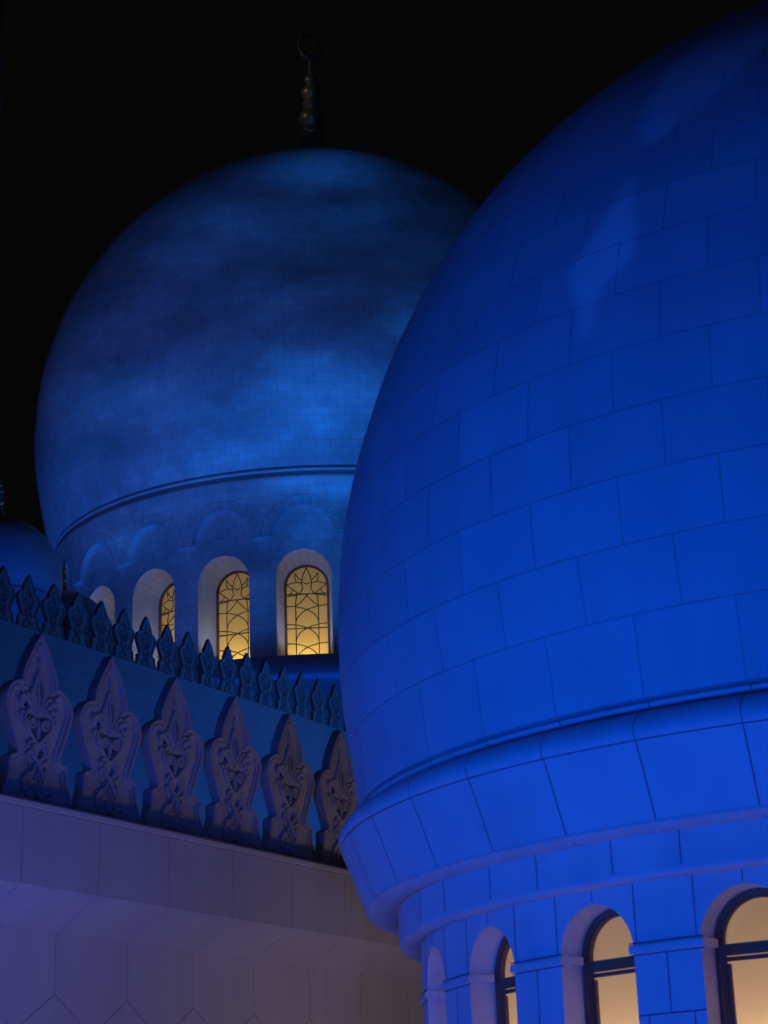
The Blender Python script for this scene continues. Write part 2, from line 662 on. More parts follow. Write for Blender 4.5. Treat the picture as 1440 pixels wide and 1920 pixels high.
def box(bm, c, sx, sy, sz, mat=0):
    r = bmesh.ops.create_cube(bm, size=1.0, matrix=Matrix.Translation(c) @ Matrix.Diagonal((sx, sy, sz, 1)))
    for f in {f for v in r['verts'] for f in v.link_faces}:
        f.material_index = mat


def tube(bm, pts, rad, sides=6, mat=0, closed=False):
    """round bar through points"""
    n = len(pts)
    rings = []
    ref = Vector((0, 1, 0))
    for i, p in enumerate(pts):
        p = Vector(p)
        a = Vector(pts[i - 1]) if (i or closed) else p
        b = Vector(pts[(i + 1) % n]) if (i < n - 1 or closed) else p
        t = (b - a)
        t = t.normalized() if t.length > 1e-9 else Vector((0, 0, 1))
        rr = ref if abs(t.dot(ref)) < 0.95 else Vector((1, 0, 0))
        x = t.cross(rr).normalized()
        y = t.cross(x).normalized()
        ra = rad[i] if isinstance(rad, (list, tuple)) else rad
        rings.append([bm.verts.new(p + x * ra * cos(2 * pi * k / sides) + y * ra * sin(2 * pi * k / sides)) for k in range(sides)])
    m = n if closed else n - 1
    for i in range(m):
        A, B = rings[i], rings[(i + 1) % n]
        for k in range(sides):
            f = bm.faces.new((A[k], A[(k + 1) % sides], B[(k + 1) % sides], B[k]))
            f.material_index = mat
            f.smooth = True
    if not closed:
        for R_ in (rings[0], rings[-1]):
            try:
                f = bm.faces.new(R_)
                f.material_index = mat
            except ValueError:
                pass


def arch_outline(hw, z0, zs, n=20, rise=None):
    """arched opening outline from sill left up over the arch to sill right"""
    rise = hw if rise is None else rise
    pts = [(-hw, z0 + (zs - z0) * i / 6) for i in range(7)]
    pts += [(-hw * cos(pi * i / n), zs + rise * sin(pi * i / n)) for i in range(1, n)]
    pts += [(hw, zs - (zs - z0) * i / 6) for i in range(7)]
    return pts


def drum_wall(bm, r, nwin, phase, hw, zbot, z0, zs, ztop, inner_hw, inner_drop, depth, row, bricks, lift_sill=0.0, mat=0, pier_n=4):
    """cylinder wall with nwin arched openings and splayed reveals (local to the axis)"""
    lay = uvlayer(bm)
    per = 2 * pi / nwin

    def P(a, z):
        return (r * cos(a), r * sin(a), z)

    def quad(a0, a1, zl0, zl1, zh0, zh1):
        if abs(zh0 - zl0) < 1e-6 and abs(zh1 - zl1) < 1e-6:
            return
        pts = [(a0, zl0), (a1, zl1), (a1, zh1), (a0, zh0)]
        f = bm.faces.new([bm.verts.new(P(a, z)) for a, z in pts])
        f.material_index = mat
        f.smooth = True
        for lp, (a, z) in zip(f.loops, pts):
            lp[lay].uv = (a / (2 * pi) * bricks * 1.6, (z - zbot) / row)
    ha = math.asin(hw / r)
    for k in range(nwin):
        c = phase + per * k
        na_ = 20
        xs = [-hw * cos(pi * i / na_) for i in range(na_ + 1)]
        for x0, x1 in zip(xs, xs[1:]):
            a0, a1 = c + math.asin(x0 / r), c + math.asin(x1 / r)
            zt0, zt1 = zs + sqrt(max(0, hw * hw - x0 * x0)), zs + sqrt(max(0, hw * hw - x1 * x1))
            quad(a0, a1, zt0, zt1, ztop, ztop)
            quad(a0, a1, zbot, zbot, z0, z0)
        for i in range(pier_n):
            a0 = c + ha + (per - 2 * ha) * i / pier_n
            a1 = c + ha + (per - 2 * ha) * (i + 1) / pier_n
            quad(a0, a1, zbot, zbot, z0, z0)
            quad(a0, a1, z0, z0, zs, zs)
            quad(a0, a1, zs, zs, ztop, ztop)
    bmesh.ops.remove_doubles(bm, verts=bm.verts, dist=1e-4)
    for k in range(nwin):
        c = phase + per * k
        # reveal
        out = arch_outline(hw, z0, zs)
        inn = arch_outline(inner_hw, z0 + lift_sill, zs - inner_drop)
        ex, ey = Vector((cos(c), sin(c), 0)), Vector((-sin(c), cos(c), 0))
        vo, vi = [], []
        for (x, z), (x2, z2) in zip(out, inn):
            vo.append(bm.verts.new(ex * sqrt(r * r - x * x) + ey * x + Vector((0, 0, z))))
            vi.append(bm.verts.new(ex * (r - depth) + ey * x2 + Vector((0, 0, z2))))
        m = len(vo)
        for i in range(m):
            j = (i + 1) % m
            f = bm.faces.new((vo[i], vo[j], vi[j], vi[i]))
            f.material_index = mat
            f.smooth = True
            for lp in f.loops:
                lp[lay].uv = (0.4, 0.5)


# ================================================================ SETTING
bm = bmesh.new()
v = [bm.verts.new(p) for p in ((-4000, -4000, -1.7), (4000, -4000, -1.7), (4000, 4000, -1.7), (-4000, 4000, -1.7))]
bm.faces.new(v)
structure(from_bm("terrace_ground", bm, M_GROUND))


# ================================================================ PARAPET WALLS
def panel(bm, quadpts, gap, back, mat=0):
    """one stone panel, shrunk by half the joint, edges turned back"""
    c = sum((Vector(q) for q in quadpts), Vector()) / len(quadpts)
    n = (Vector(quadpts[1]) - Vector(quadpts[0])).cross(Vector(quadpts[2]) - Vector(quadpts[0])).normalized()
    m = len(quadpts)
    fr = []
    for i in range(m):
        a, b, d = Vector(quadpts[i - 1]), Vector(quadpts[i]), Vector(quadpts[(i + 1) % m])
        e0, e1 = (b - a).normalized(), (d - b).normalized()
        n0, n1 = n.cross(e0), n.cross(e1)
        bis = n0 + n1
        k = gap / max(0.2, bis.dot(n0))
        fr.append(b + bis * k)
    vf = [bm.verts.new(q) for q in fr]
    vb = [bm.verts.new(q + back) for q in fr]
    f = bm.faces.new(vf)
    f.material_index = mat
    for i in range(m):
        j = (i + 1) % m
        bm.faces.new((vf[j], vf[i], vb[i], vb[j])).material_index = mat


def parapet(label, w0, ztop, s0, s1, seam, zfoot, thick=1.2, dch=0.60, hch=0.36):
    t = thing("parapet_wall", label, "wall", W((s0 + s1) / 2, w0, zfoot))
    inv = Matrix.Translation(-t.location)
    sp = 1.285
    k0 = math.ceil((s0 - seam) / sp)
    k1 = math.floor((s1 - seam) / sp)
    G, BK = 0.004, WN * 0.02
    zb = ztop - 0.07
    zband = ztop - (0.90 if dch > 0.3 else 1.05)
    zch = zband - hch
    # coping: a shallow lip
    bm = bmesh.new()
    cp = [(w0 - 0.03, zb), (w0 - 0.035, ztop - 0.025), (w0 - 0.015, ztop), (w0 + thick, ztop), (w0 + thick, zb), (w0 + 0.02, zb - 0.012), (w0 - 0.005, zb - 0.012)]
    A = [bm.verts.new(W(s0, a, b)) for a, b in cp]
    B = [bm.verts.new(W(s1, a, b)) for a, b in cp]
    for i in range(len(cp)):
        j = (i + 1) % len(cp)
        bm.faces.new((A[i], A[j], B[j], B[i]))
    bm.faces.new(A)
    bm.faces.new(B[::-1])
    bm.transform(inv)
    from_bm("coping", bm, M_WALL, t)
    # fascia panels
    bm = bmesh.new()
    for k in range(k0, k1):
        a, b = seam + sp * k, seam + sp * (k + 1)
        panel(bm, [W(a, w0, zband), W(b, w0, zband), W(b, w0, zb - 0.016), W(a, w0, zb - 0.016)], G, BK)
    bm.transform(inv)
    from_bm("fascia", bm, M_WALL, t)
    # sloping soffit panels
    bm = bmesh.new()
    for k in range(k0, k1):
        a, b = seam + sp * k, seam + sp * (k + 1)
        panel(bm, [W(a, w0 + dch, zch), W(b, w0 + dch, zch), W(b, w0, zband), W(a, w0, zband)], G, BK + Vector((0, 0, 0.02)))
    bm.transform(inv)
    from_bm("sloping_soffit", bm, M_WALL, t)
    # wall face: long hexagonal slabs
    bm = bmesh.new()
    w1 = w0 + dch
    zv, dr, ln = zch - 0.66, 0.42, 1.1
    for k in range(k0, k1):
        a, b = seam + sp * k, seam + sp * (k + 1)
        m_ = (a + b) / 2
        panel(bm, [W(a, w1, zv), W(m_, w1, zv - dr), W(b, w1, zv), W(b, w1, zch + 0.006), W(a, w1, zch + 0.006)], G, BK)
    z = zv
    row = 1
    while z > zfoot + 2.0 and row < 14:
        off = sp / 2 if row % 2 else 0
        for k in range(k0, k1 - 1):
            a, b = seam + sp * k + off, seam + sp * (k + 1) + off
            m_ = (a + b) / 2
            zt, zl = z - dr, z - dr - ln
            panel(bm, [W(a, w1, zl), W(m_, w1, zl - dr), W(b, w1, zl), W(b, w1, zt), W(m_, w1, z), W(a, w1, zt)], G, BK)
        z -= dr + ln
        row += 1
    bm.transform(inv)
    from_bm("wall_face", bm, M_WALL, t)
    # core behind the joints
    bm = bmesh.new()
    e = 0.008
    cr = [(w0 + e, zb - 0.02), (w0 + e, zband + e), (w1 + e, zch), (w1 + e, zfoot), (w0 + thick - 0.05, zfoot), (w0 + thick - 0.05, zb - 0.02)]
    A = [bm.verts.new(W(s0 + 0.3, a, b)) for a, b in cr]
    B = [bm.verts.new(W(s1 - 0.3, a, b)) for a, b in cr]
    for i in range(len(cr)):
        j = (i + 1) % len(cr)
        bm.faces.new((A[i], A[j], B[j], B[i]))
    bm.faces.new(A)
    bm.faces.new(B[::-1])
    bm.transform(inv)
    from_bm("core", bm, M_JOINT, t)
    return t


parapet("pale lower parapet wall lit violet and brown beneath the large carved merlons", 14.0, 4.14, -2.0, 46.0, 15.86, -1.7)
parapet("blue lit upper parapet wall behind the large merlons, carrying the small row", 42.2, 18.18, 26.0, 98.0, 44.1, 3.9, 1.2, 0.04, 0.03)

# roofs behind the walls
for nm, wA, wB, sA, sB, z in (("lower_roof", 15.0, 43.0, -2, 98, 3.9), ("upper_roof", 43.2, 140.0, -10, 200, 17.4)):
    bm = bmesh.new()
    bm.faces.new([bm.verts.new(W(s, w, z)) for s, w in ((sA, wA), (sB, wA), (sB, wB), (sA, wB))])
    structure(from_bm(nm, bm, M_GROUND))

# ================================================================ MERLONS
HALF = [(0.0, 2.08), (0.055, 2.005), (0.11, 1.93), (0.165, 1.84), (0.215, 1.75), (0.265, 1.66), (0.295, 1.58), (0.305, 1.50), (0.305, 1.475),
        (0.355, 1.47), (0.42, 1.445), (0.48, 1.405), (0.535, 1.345), (0.567, 1.28), (0.575, 1.21), (0.56, 1.13), (0.525, 1.04), (0.48, 0.93),
        (0.435, 0.83), (0.395, 0.74), (0.365, 0.68), (0.365, 0.645), (0.40, 0.615), (0.455, 0.60), (0.487, 0.575), (0.497, 0.53),
        (0.497, 0.45), (0.51, 0.38), (0.535, 0.30), (0.57, 0.21), (0.605, 0.12), (0.63, 0.05), (0.633, 0.0)]


def outline():
    R_ = HALF
    return [(x, z) for x, z in R_] + [(-x, z) for x, z in R_[:0:-1]]     # clockwise from the tip, right side first


def offset(poly, d):
    n = len(poly)
    out = []
    for i in range(n):
        a, b, c = Vector(poly[i - 1]), Vector(poly[i]), Vector(poly[(i + 1) % n])
        e0, e1 = (b - a).normalized(), (c - b).normalized()
        n0, n1 = Vector((e0.y, -e0.x)), Vector((e1.y, -e1.x))
        bis = n0 + n1
        if bis.length < 1e-6:
            bis = n0
        k = d / max(0.45, bis.normalized().dot(n0))
        out.append(tuple(b + bis.normalized() * min(k, 1.9 * d)))
    return out


def ellipse(cx, cz, a, b, rot=0.0, n=14, tip=0.0):
    pts = []
    for i in range(n):
        t = 2 * pi * i / n
        x, z = a * cos(t), b * sin(t)
        x *= 1 - tip * (z / b)
        pts.append((cx + x * cos(rot) - z * sin(rot), cz + x * sin(rot) + z * cos(rot)))
    return pts


HEART = [(0.0, 0.80), (0.075, 0.86), (0.150, 0.935), (0.200, 1.01), (0.205, 1.075), (0.170, 1.115), (0.115, 1.120), (0.060, 1.095), (0.022, 1.115), (0.0, 1.075)]
HEART = HEART + [(-x, z) for x, z in HEART[-2:0:-1]]
POCKETS = [HEART, ellipse(0.045, 1.43, 0.028, 0.105, -0.12, 12, 0.5), ellipse(-0.045, 1.40, 0.016, 0.07, 0.12, 10, 0.5), ellipse(0.03, 1.235, 0.022, 0.06, 0, 10), ellipse(-0.045, 1.22, 0.02, 0.05, 0.1, 10),
           ellipse(-0.055, 0.665, 0.026, 0.085, 0.15, 12), ellipse(0.055, 0.665, 0.026, 0.085, -0.15, 12),
           ellipse(0.0, 0.475, 0.030, 0.060, 0, 10), ellipse(-0.185, 1.215, 0.060, 0.024, 0.6, 12), ellipse(0.185, 1.215, 0.060, 0.024, -0.6, 12),
           ellipse(-0.13, 0.505, 0.022, 0.05, 0.5, 10), ellipse(0.13, 0.505, 0.022, 0.05, -0.5, 10), ellipse(0.0, 0.175, 0.03, 0.045, 0, 10),
           ellipse(-0.235, 0.245, 0.022, 0.05, -0.3, 10), ellipse(0.235, 0.245, 0.022, 0.05, 0.3, 10)]
TH = 0.15


def make_merlon():
    t = thing("merlon", "carved marble merlon", "merlon")
    ol = outline()
    bm = bmesh.new()
    # y grows away from the viewer (into the wall)
    layers = [(0.015, TH), (0.0, TH - 0.015), (0.0, 0.016), (0.006, 0.004), (0.020, 0.0), (0.038, 0.004), (0.050, 0.030), (0.060, 0.034), (0.070, 0.022), (0.088, 0.022), (0.105, 0.042)]
    rings = []
    for d, y in layers:
        rings.append([bm.verts.new((x, y, max(z, 0.0))) for x, z in offset(ol, d)])
    n = len(ol)
    for A, B in zip(rings, rings[1:]):
        for i in range(n):
            j = (i + 1) % n
            bm.faces.new((A[i], A[j], B[j], B[i]))
    bm.faces.new(rings[0][::-1])
    # the carved field with real pockets
    field = [v.co.copy() for v in rings[-1]]
    yf = layers[-1][1]
    loops = [[Vector((c.x, c.z, 0)) for c in field]] + [[Vector((x, z, 0)) for x, z in p[::-1]] for p in POCKETS]
    verts = list(rings[-1])
    pk = []
    for p in POCKETS:
        vs = [bm.verts.new((x, yf, z)) for x, z in p[::-1]]
        pk.append(vs)
        verts += vs
    for tri in tessellate_polygon(loops):
        try:
            bm.faces.new([verts[i] for i in tri])
        except ValueError:
            pass
    for vs in pk:
        c = sum((v.co for v in vs), Vector()) / len(vs)
        lo = [bm.verts.new((c.x + (v.co.x - c.x) * 0.8, yf + 0.10, c.z + (v.co.z - c.z) * 0.85)) for v in vs]
        m = len(vs)
        for i in range(m):
            j = (i + 1) % m
            bm.faces.new((vs[i], vs[j], lo[j], lo[i]))
        bm.faces.new(lo)
    from_bm("stone_body", bm, M_MERLON, t, smooth=24)
    # scrollwork standing proud of the field
    bm = bmesh.new()

    def scroll(cx, cz, r0, turns, start, hand, tail=(), rad=0.020):
        pts = []
        m = int(18 * turns)
        for i in range(m + 1):
            a = start + hand * 2 * pi * turns * i / m
            rr = r0 * (1 - 0.80 * i / m)
            pts.append((cx + rr * cos(a), yf - 0.012, cz + rr * sin(a)))
        pts = [(x, yf - 0.004, z) for x, z in tail] + pts
        tube(bm, pts, [rad * (0.75 + 0.5 * i / len(pts)) for i in range(len(pts))], 6)

    def vine(sg, pts, r_, lift=0.008):
        P2 = spline([(sg * x, z) for x, z in pts], 3)
        n_ = len(P2)
        tube(bm, [(x, yf - lift, z) for x, z in P2], [r_ * (0.7 + 0.5 * sin(pi * (i + 0.5) / n_)) for i in range(n_)], 6)

    for sg in (-1, 1):
        scroll(sg * 0.105, 1.015, 0.078, 1.45, pi / 2 - sg * 0.5, -sg, (), 0.020)
        vine(sg, ((0.0, 0.775), (0.07, 0.83), (0.15, 0.905), (0.215, 0.99), (0.228, 1.08), (0.185, 1.145), (0.12, 1.15)), 0.024)
        vine(sg, ((-0.10, 0.40), (-0.06, 0.50), (0.0, 0.575), (0.075, 0.63), (0.105, 0.70), (0.075, 0.76), (0.0, 0.79)), 0.024)
        vine(sg, ((0.06, 0.80), (0.12, 0.80), (0.165, 0.755), (0.15, 0.715)), 0.022)
        scroll(sg * 0.120, 0.300, 0.090, 1.6, pi / 2 + sg * 0.3, -sg, (), 0.028)
        vine(sg, ((0.02, 0.55), (0.075, 0.46), (0.15, 0.425), (0.215, 0.37), (0.238, 0.30), (0.21, 0.235)), 0.026)
        vine(sg, ((0.03, 0.42), (0.035, 0.34), (0.018, 0.25), (0.0, 0.22)), 0.022)
        vine(sg, ((0.20, 0.21), (0.15, 0.165), (0.08, 0.165), (0.03, 0.20)), 0.022)
        vine(sg, ((0.12, 1.16), (0.17, 1.24), (0.23, 1.285), (0.295, 1.28), (0.315, 1.225), (0.28, 1.19)), 0.028, 0.012)
        vine(sg, ((0.09, 1.17), (0.105, 1.25), (0.155, 1.315), (0.21, 1.325), (0.225, 1.29)), 0.024, 0.010)
        vine(sg, ((0.26, 1.33), (0.32, 1.385), (0.40, 1.375), (0.455, 1.32), (0.475, 1.24)), 0.022, 0.012)
        vine(sg, ((0.0, 1.64), (0.05, 1.545), (0.085, 1.44), (0.085, 1.33), (0.05, 1.24), (0.02, 1.15)), 0.021)
        vine(sg, ((0.05, 1.30), (0.105, 1.32), (0.13, 1.375), (0.115, 1.42)), 0.018)
        vine(sg, ((0.09, 0.57), (0.145, 0.585), (0.175, 0.63), (0.15, 0.675), (0.11, 0.665)), 0.021)
        vine(sg, ((0.24, 1.10), (0.28, 1.12), (0.30, 1.08), (0.28, 1.04)), 0.018)
    tube(bm, [(0, yf - 0.006, z) for z in (0.84, 0.93, 1.06)], [0.016, 0.034, 0.014], 6)
    tube(bm, [(0, yf - 0.006, z) for z in (1.12, 1.30, 1.50)], [0.020, 0.024, 0.010], 6)
    tube(bm, [(0, yf - 0.006, z) for z in (1.66, 1.72, 1.79)], [0.010, 0.024, 0.008], 6)
    for x, z, r_ in ((0, 0.785, 0.036), (0, 0.575, 0.030), (0.105, 1.015, 0.028), (-0.105, 1.015, 0.028), (0.12, 0.30, 0.034), (-0.12, 0.30, 0.034)):
        bmesh.ops.create_uvsphere(bm, u_segments=8, v_segments=6, radius=r_, matrix=Matrix.Translation((x, yf - 0.006, z)) @ Matrix.Diagonal((1, 0.8, 1, 1)))
    from_bm("carved_relief", bm, M_MERLON, t, smooth=60)
    return t


def dup(t, loc, rz, label, group):
    r = t.copy()
    COL.objects.link(r)
    r.location, r.rotation_euler = loc, (0, 0, rz)
    r["label"], r["group"] = label, group
    for ch in t.children:
        c = ch.copy()
        c.parent = r
        COL.objects.link(c)
    return r


ORD = ["first", "second", "third", "fourth", "fifth", "sixth", "seventh", "eighth", "ninth", "tenth", "eleventh", "twelfth", "thirteenth",
       "fourteenth", "fifteenth", "sixteenth", "seventeenth", "eighteenth"]
RZ = pi / 2 - wa                        # local +x runs along the wall, local +y away from the viewer
merlon0 = make_merlon()
GA, GB = "large merlons on the lower parapet", "small merlons on the upper parapet"
first = True
for k in range(-4, 12):
    if k < -1:
        lb = "large carved merlon on the lower wall, outside the left edge of the photo"
    elif k < 0:
        lb = "large violet carved merlon cut off by the left edge of the photo"
    elif k < 6:
        lb = f"large carved merlon on the violet lower wall, {ORD[k]} full one from the left"
        if k == 5:
            lb = "large carved merlon on the lower wall, half hidden behind the near blue dome"
    else:
        lb = "large carved merlon on the lower wall, hidden behind the near blue dome"
    loc = W(16.59 + 1.274 * k, 14.42, 4.14)
    if first:
        m = merlon0
        m.location, m.rotation_euler = loc, (0, 0, RZ)
        m["label"], m["group"] = lb, GA
        first = False
    else:
        dup(merlon0, loc, RZ, lb, GA)
for k in range(-9, 24):
    if k < 0:
        lb = "small dark blue merlon of the upper row, outside the left edge of the photo"
    elif k < 15:
        lb = f"small dark blue merlon in the upper row, {ORD[k]} from the left"
    else:
        lb = "small dark blue merlon of the upper row, hidden behind the near dome"
    dup(merlon0, W(47.04 + 1.281 * k, 42.6, 18.18), RZ, lb, GB)

# ================================================================ NEAR DOME
ND_T = thing("marble_dome", "huge close royal blue dome of large marble blocks filling the right side", "dome", (NAX.x, NAX.y, -1.7))
Z0 = 1.7      # local z = z + 1.7
prof = [(5.635, 3.545), (5.655, 3.7), (5.685, 4.0), (5.713, 4.193), (5.757, 4.5), (5.785, 4.8), (5.797, 5.3), (5.782, 5.75), (5.745, 6.2), (5.70, 6.5),
        (5.59, 7.0), (5.439, 7.5), (5.258, 8.0), (5.03, 8.5), (4.76, 9.0), (4.42, 9.5), (4.0, 10.0), (3.5, 10.5), (2.92, 11.0), (2.25, 11.48), (1.5, 11.92), (0.75, 12.3), (0.0, 12.62)]
pf = spline(prof, 5)
v = arc_v(pf, 0.565)
# first course is a little taller than the rest
vv = []
h1 = 0.657
for (r, z), a in zip(pf, v):
    arc = a * 0.565
    vv.append(arc / h1 if arc < h1 else 1 + (arc - h1) / 0.562)
PH = 225.15
bm = bmesh.new()
nb = 42
# joints of the band line up with the even courses
off = -((PH / 360.0) * nb % 1.0) * 1.6
lathe(bm, [(r, z + Z0) for r, z in pf], 252, (nb * 1.6, vv, off + 0.8))
from_bm("dome_shell", bm, M_NEAR, ND_T)

cap = [(5.632, 3.548), (5.565, 3.545), (5.565, 3.522), (5.62, 3.520), (5.640, 3.508), (5.645, 3.494), (5.638, 3.480), (5.615, 3.472), (5.545, 3.470), (5.545, 3.445), (5.60, 3.442)]
capc = spline([(5.60, 3.442), (5.685, 3.430), (5.762, 3.396), (5.815, 3.345), (5.844, 3.292), (5.849, 3.24), (5.832, 3.187)], 4)
band = [(5.822, 3.180), (5.75, 3.00), (5.675, 2.80), (5.605, 2.612)]
und = [(5.605, 2.612), (5.604, 2.590), (5.572, 2.584)] + spline([(5.568, 2.576), (5.53, 2.556), (5.48, 2.545), (5.43, 2.544), (5.385, 2.553), (5.35, 2.572)], 3) + [(5.345, 2.592), (5.30, 2.596), (5.287, 2.604)]
frz = [(5.286, 2.59), (5.286, 2.45), (5.286, 2.30)]
cor = [(5.286, 2.275)] + spline([(5.280, 2.262), (5.255, 2.243), (5.215, 2.232), (5.17, 2.232), (5.125, 2.243), (5.092, 2.266)], 3) + [(5.075, 2.27)]


def zl(p):
    return [(r, z + Z0) for r, z in p]


bm = bmesh.new()
lathe(bm, zl(cap + capc), 240)
for k in range(nb):
    vstrip(bm, zl(capc), radians(PH + 360 / nb * k), 0.008, 0.002)
    vstrip(bm, zl(cap[1:8]), radians(PH + 360 / nb * (k + 0.04)), 0.010, 0.002)
from_bm("base_moulding", bm, [M_STONE, M_JOINT], ND_T, smooth=50)
bm = bmesh.new()
lathe(bm, zl([(5.80, 3.188)] + band + und), 240)
hstrip(bm, 5.826, 3.184 + Z0, 0, 2 * pi, 0.012, 0.002)
for k in range(nb):
    vstrip(bm, zl(band), radians(PH + 360 / nb * k), 0.009, 0.003)
    vstrip(bm, zl(und), radians(PH + 360 / nb * k), 0.006, -0.003)
from_bm("flared_band", bm, [M_STONE, M_JOINT], ND_T, smooth=50)
NW = 23
PW = 222.65
PER = 360.0 / NW
bm = bmesh.new()
lathe(bm, zl(frz + cor), 240)
for k in range(NW):
    for d in (-4.42, 4.42):
        vstrip(bm, zl(frz), radians(PW + PER * k + d), 0.010, 0.003)
        vstrip(bm, zl(cor[:-1]), radians(PW + PER * k + d), 0.006, -0.003)
from_bm("frieze_moulding", bm, [M_STONE, M_JOINT], ND_T, smooth=50)
# drum with arched windows
RD = 5.08
HWN, SPR, SILL = 0.388, 1.745, 0.55
bm = bmesh.new()
drum_wall(bm, RD, NW, radians(PW), HWN, 0.0, SILL + Z0, SPR + Z0, 2.27 + Z0, HWN - 0.004, 0.0, 0.30, 0.6, 40)
for k in range(NW):
    c = PW + PER * k
    hp = PER - 4.42
    vstrip(bm, [(RD, SPR + 0.412 + Z0), (RD, 2.262 + Z0)], radians(c), 0.009, 0.002)
    for d in (-4.75, 4.75):
        vstrip(bm, [(RD, 1.785 + Z0), (RD, 2.262 + Z0)], radians(c + d), 0.010, 0.002)
    vstrip(bm, [(RD, 1.24 + Z0), (RD, 1.69 + Z0)], radians(c + PER / 2), 0.010, 0.002)
    hstrip(bm, RD, 1.235 + Z0, radians(c + 4.42), radians(c + PER - 4.42), 0.012, 0.002)
    vstrip(bm, [(RD, 0.6 + Z0), (RD, 1.23 + Z0)], radians(c + PER / 2 - 2.3), 0.010, 0.002)
    vstrip(bm, [(RD, 0.6 + Z0), (RD, 1.23 + Z0)], radians(c + PER / 2 + 2.3), 0.010, 0.002)
lathe(bm, [(5.32, 0.0), (5.32, 0.35), (5.26, 0.42), (5.082, 0.46)], 96)
from_bm("drum", bm, [M_STONE, M_JOINT], ND_T, smooth=40)
# impost blocks between the windows
bm = bmesh.new()
a_h = radians((PER / 2) - math.degrees(math.asin(HWN / RD))) + 0.006
prf = [(4.86, 1.705), (5.090, 1.705), (5.104, 1.714), (5.107, 1.735), (5.104, 1.762), (5.092, 1.772), (4.86, 1.772)]
lathe(bm, zl(prf), 10, None, 0, -a_h, a_h)
for s_ in (-a_h, a_h):
    bm.faces.new([bm.verts.new((r * cos(s_), r * sin(s_), z)) for r, z in zl(prf)])
bmesh.ops.remove_doubles(bm, verts=bm.verts, dist=1e-5)
hstrip(bm, 5.098, 1.782 + Z0, -a_h, a_h, 0.012, 0.0, 1)
hstrip(bm, 5.086, 1.693 + Z0, -a_h, a_h, 0.010, 0.0, 1)
imp = from_bm("impost", bm, [M_STONE, M_JOINT], ND_T, smooth=35)
imp.rotation_euler = (0, 0, radians(PW + PER / 2))
for k in range(1, NW):
    c = imp.copy()
    c.rotation_euler = (0, 0, radians(PW + PER * (k + 0.5)))
    COL.objects.link(c)


def frame_mesh(bm, hw, z0, zs, wid, y0, y1, n=20):
    """arched frame bar, outline hw wide, bar width wid, y0..y1 deep; local x across, y outwards, z up"""
    o = arch_outline(hw, z0, zs, n)
    i_ = arch_outline(hw - wid, z0 + wid, zs, n)
    m = len(o)
    R4 = []
    for y, pl in ((y0, o), (y1, o), (y1, i_), (y0, i_)):
        R4.append([bm.verts.new((x, y, z)) for x, z in pl])
    for a in range(4):
        A, B = R4[a], R4[(a + 1) % 4]
        for i in range(m):
            j = (i + 1) % m
            bm.faces.new((A[i], A[j], B[j], B[i]))


def pane_mesh(bm, hw, z0, zs, y):
    o = arch_outline(hw, z0, zs, 20)
    bm.faces.new([bm.verts.new((x, y, z)) for x, z in o])


def window_set(parent, nwin, phase, r, make):
    """window (frame) > pane (and lattice), copied round the drum; local +y outwards"""
    win, subs = make()
    win.parent = parent
    for s_ in subs:
        s_.parent = win
    win.location = (0, 0, 0)

    def place(o, a):
        a = radians(a)
        o.location = (r * cos(a), r * sin(a), 0)
        o.rotation_euler = (0, 0, a - pi / 2)
    place(win, phase)
    for k in range(1, nwin):
        w = win.copy()
        COL.objects.link(w)
        place(w, phase + 360.0 / nwin * k)
        for s_ in subs:
            c = s_.copy()
            c.parent = w
            COL.objects.link(c)


def make_near_window():
    bm = bmesh.new()
    z0, zs, hw = SILL + Z0, SPR + Z0, HWN - 0.004
    frame_mesh(bm, hw, z0, zs, 0.046, -0.06, 0.0)
    frame_mesh(bm, hw - 0.044, z0 + 0.044, zs, 0.022, -0.075, -0.018)
    box(bm, (0, -0.034, zs - 0.055), 2 * (hw - 0.044), 0.05, 0.085)
    box(bm, (0, -0.048, zs - 0.125), 2 * (hw - 0.066), 0.042, 0.03)
    for s_ in (-1, 1):
        box(bm, (s_ * (hw - 0.082), -0.052, (z0 + zs) / 2 - 0.02), 0.034, 0.034, zs - z0 - 0.28)
    wn = from_bm("window", bm, M_FRAME, None, smooth=40)
    bm = bmesh.new()
    pane_mesh(bm, hw - 0.055, z0 + 0.055, zs, -0.066)
    pn = from_bm("pane", bm, M_PANE_N)
    return wn, [pn]


window_set(ND_T, NW, PW, RD - 0.26, make_near_window)
for k in range(-2, 3):
    a = PW + PER * k
    point("window_lamp", around(NAX, RD - 0.24 - 0.42, a, 0.62), (1.0, 0.66, 0.40), 14, 0.10)

# ================================================================ GREAT DOME
zbase = 17.4
GD = thing("marble_dome", "great distant dome on an arcaded drum with glowing windows, dappled dark blue", "dome", (FAX.x, FAX.y, zbase))


def fz(p):
    return [(r, z - zbase) for r, z in p]


gp = spline([(16.42, 37.15), (16.68, 38.0), (17.14, 40.0), (17.48, 42.0), (17.64, 44.0), (17.59, 46.0), (17.34, 48.0), (16.86, 50.0), (16.14, 52.0), (15.15, 54.0),
             (13.86, 56.0), (12.2, 58.0), (9.98, 60.0), (6.75, 62.0), (4.6, 63.1), (2.3, 64.1), (0.9, 64.9), (0.0, 65.5)], 5)
bm = bmesh.new()
lathe(bm, fz(gp), 288, (136 * 1.7, arc_v(gp, 0.455)))
from_bm("dome_shell", bm, M_FAR, GD)
bm = bmesh.new()
lathe(bm, fz([(16.415, 37.16), (15.6, 37.155), (15.6, 37.06), (16.33, 37.05), (16.39, 37.02), (16.40, 36.93), (16.36, 36.88), (15.6, 36.87), (15.6, 36.74), (16.12, 36.73), (16.25, 36.68), (16.34, 36.62), (16.40, 36.55), (16.421, 36.495)]), 240)
from_bm("base_moulding", bm, M_STONE, GD, smooth=50)
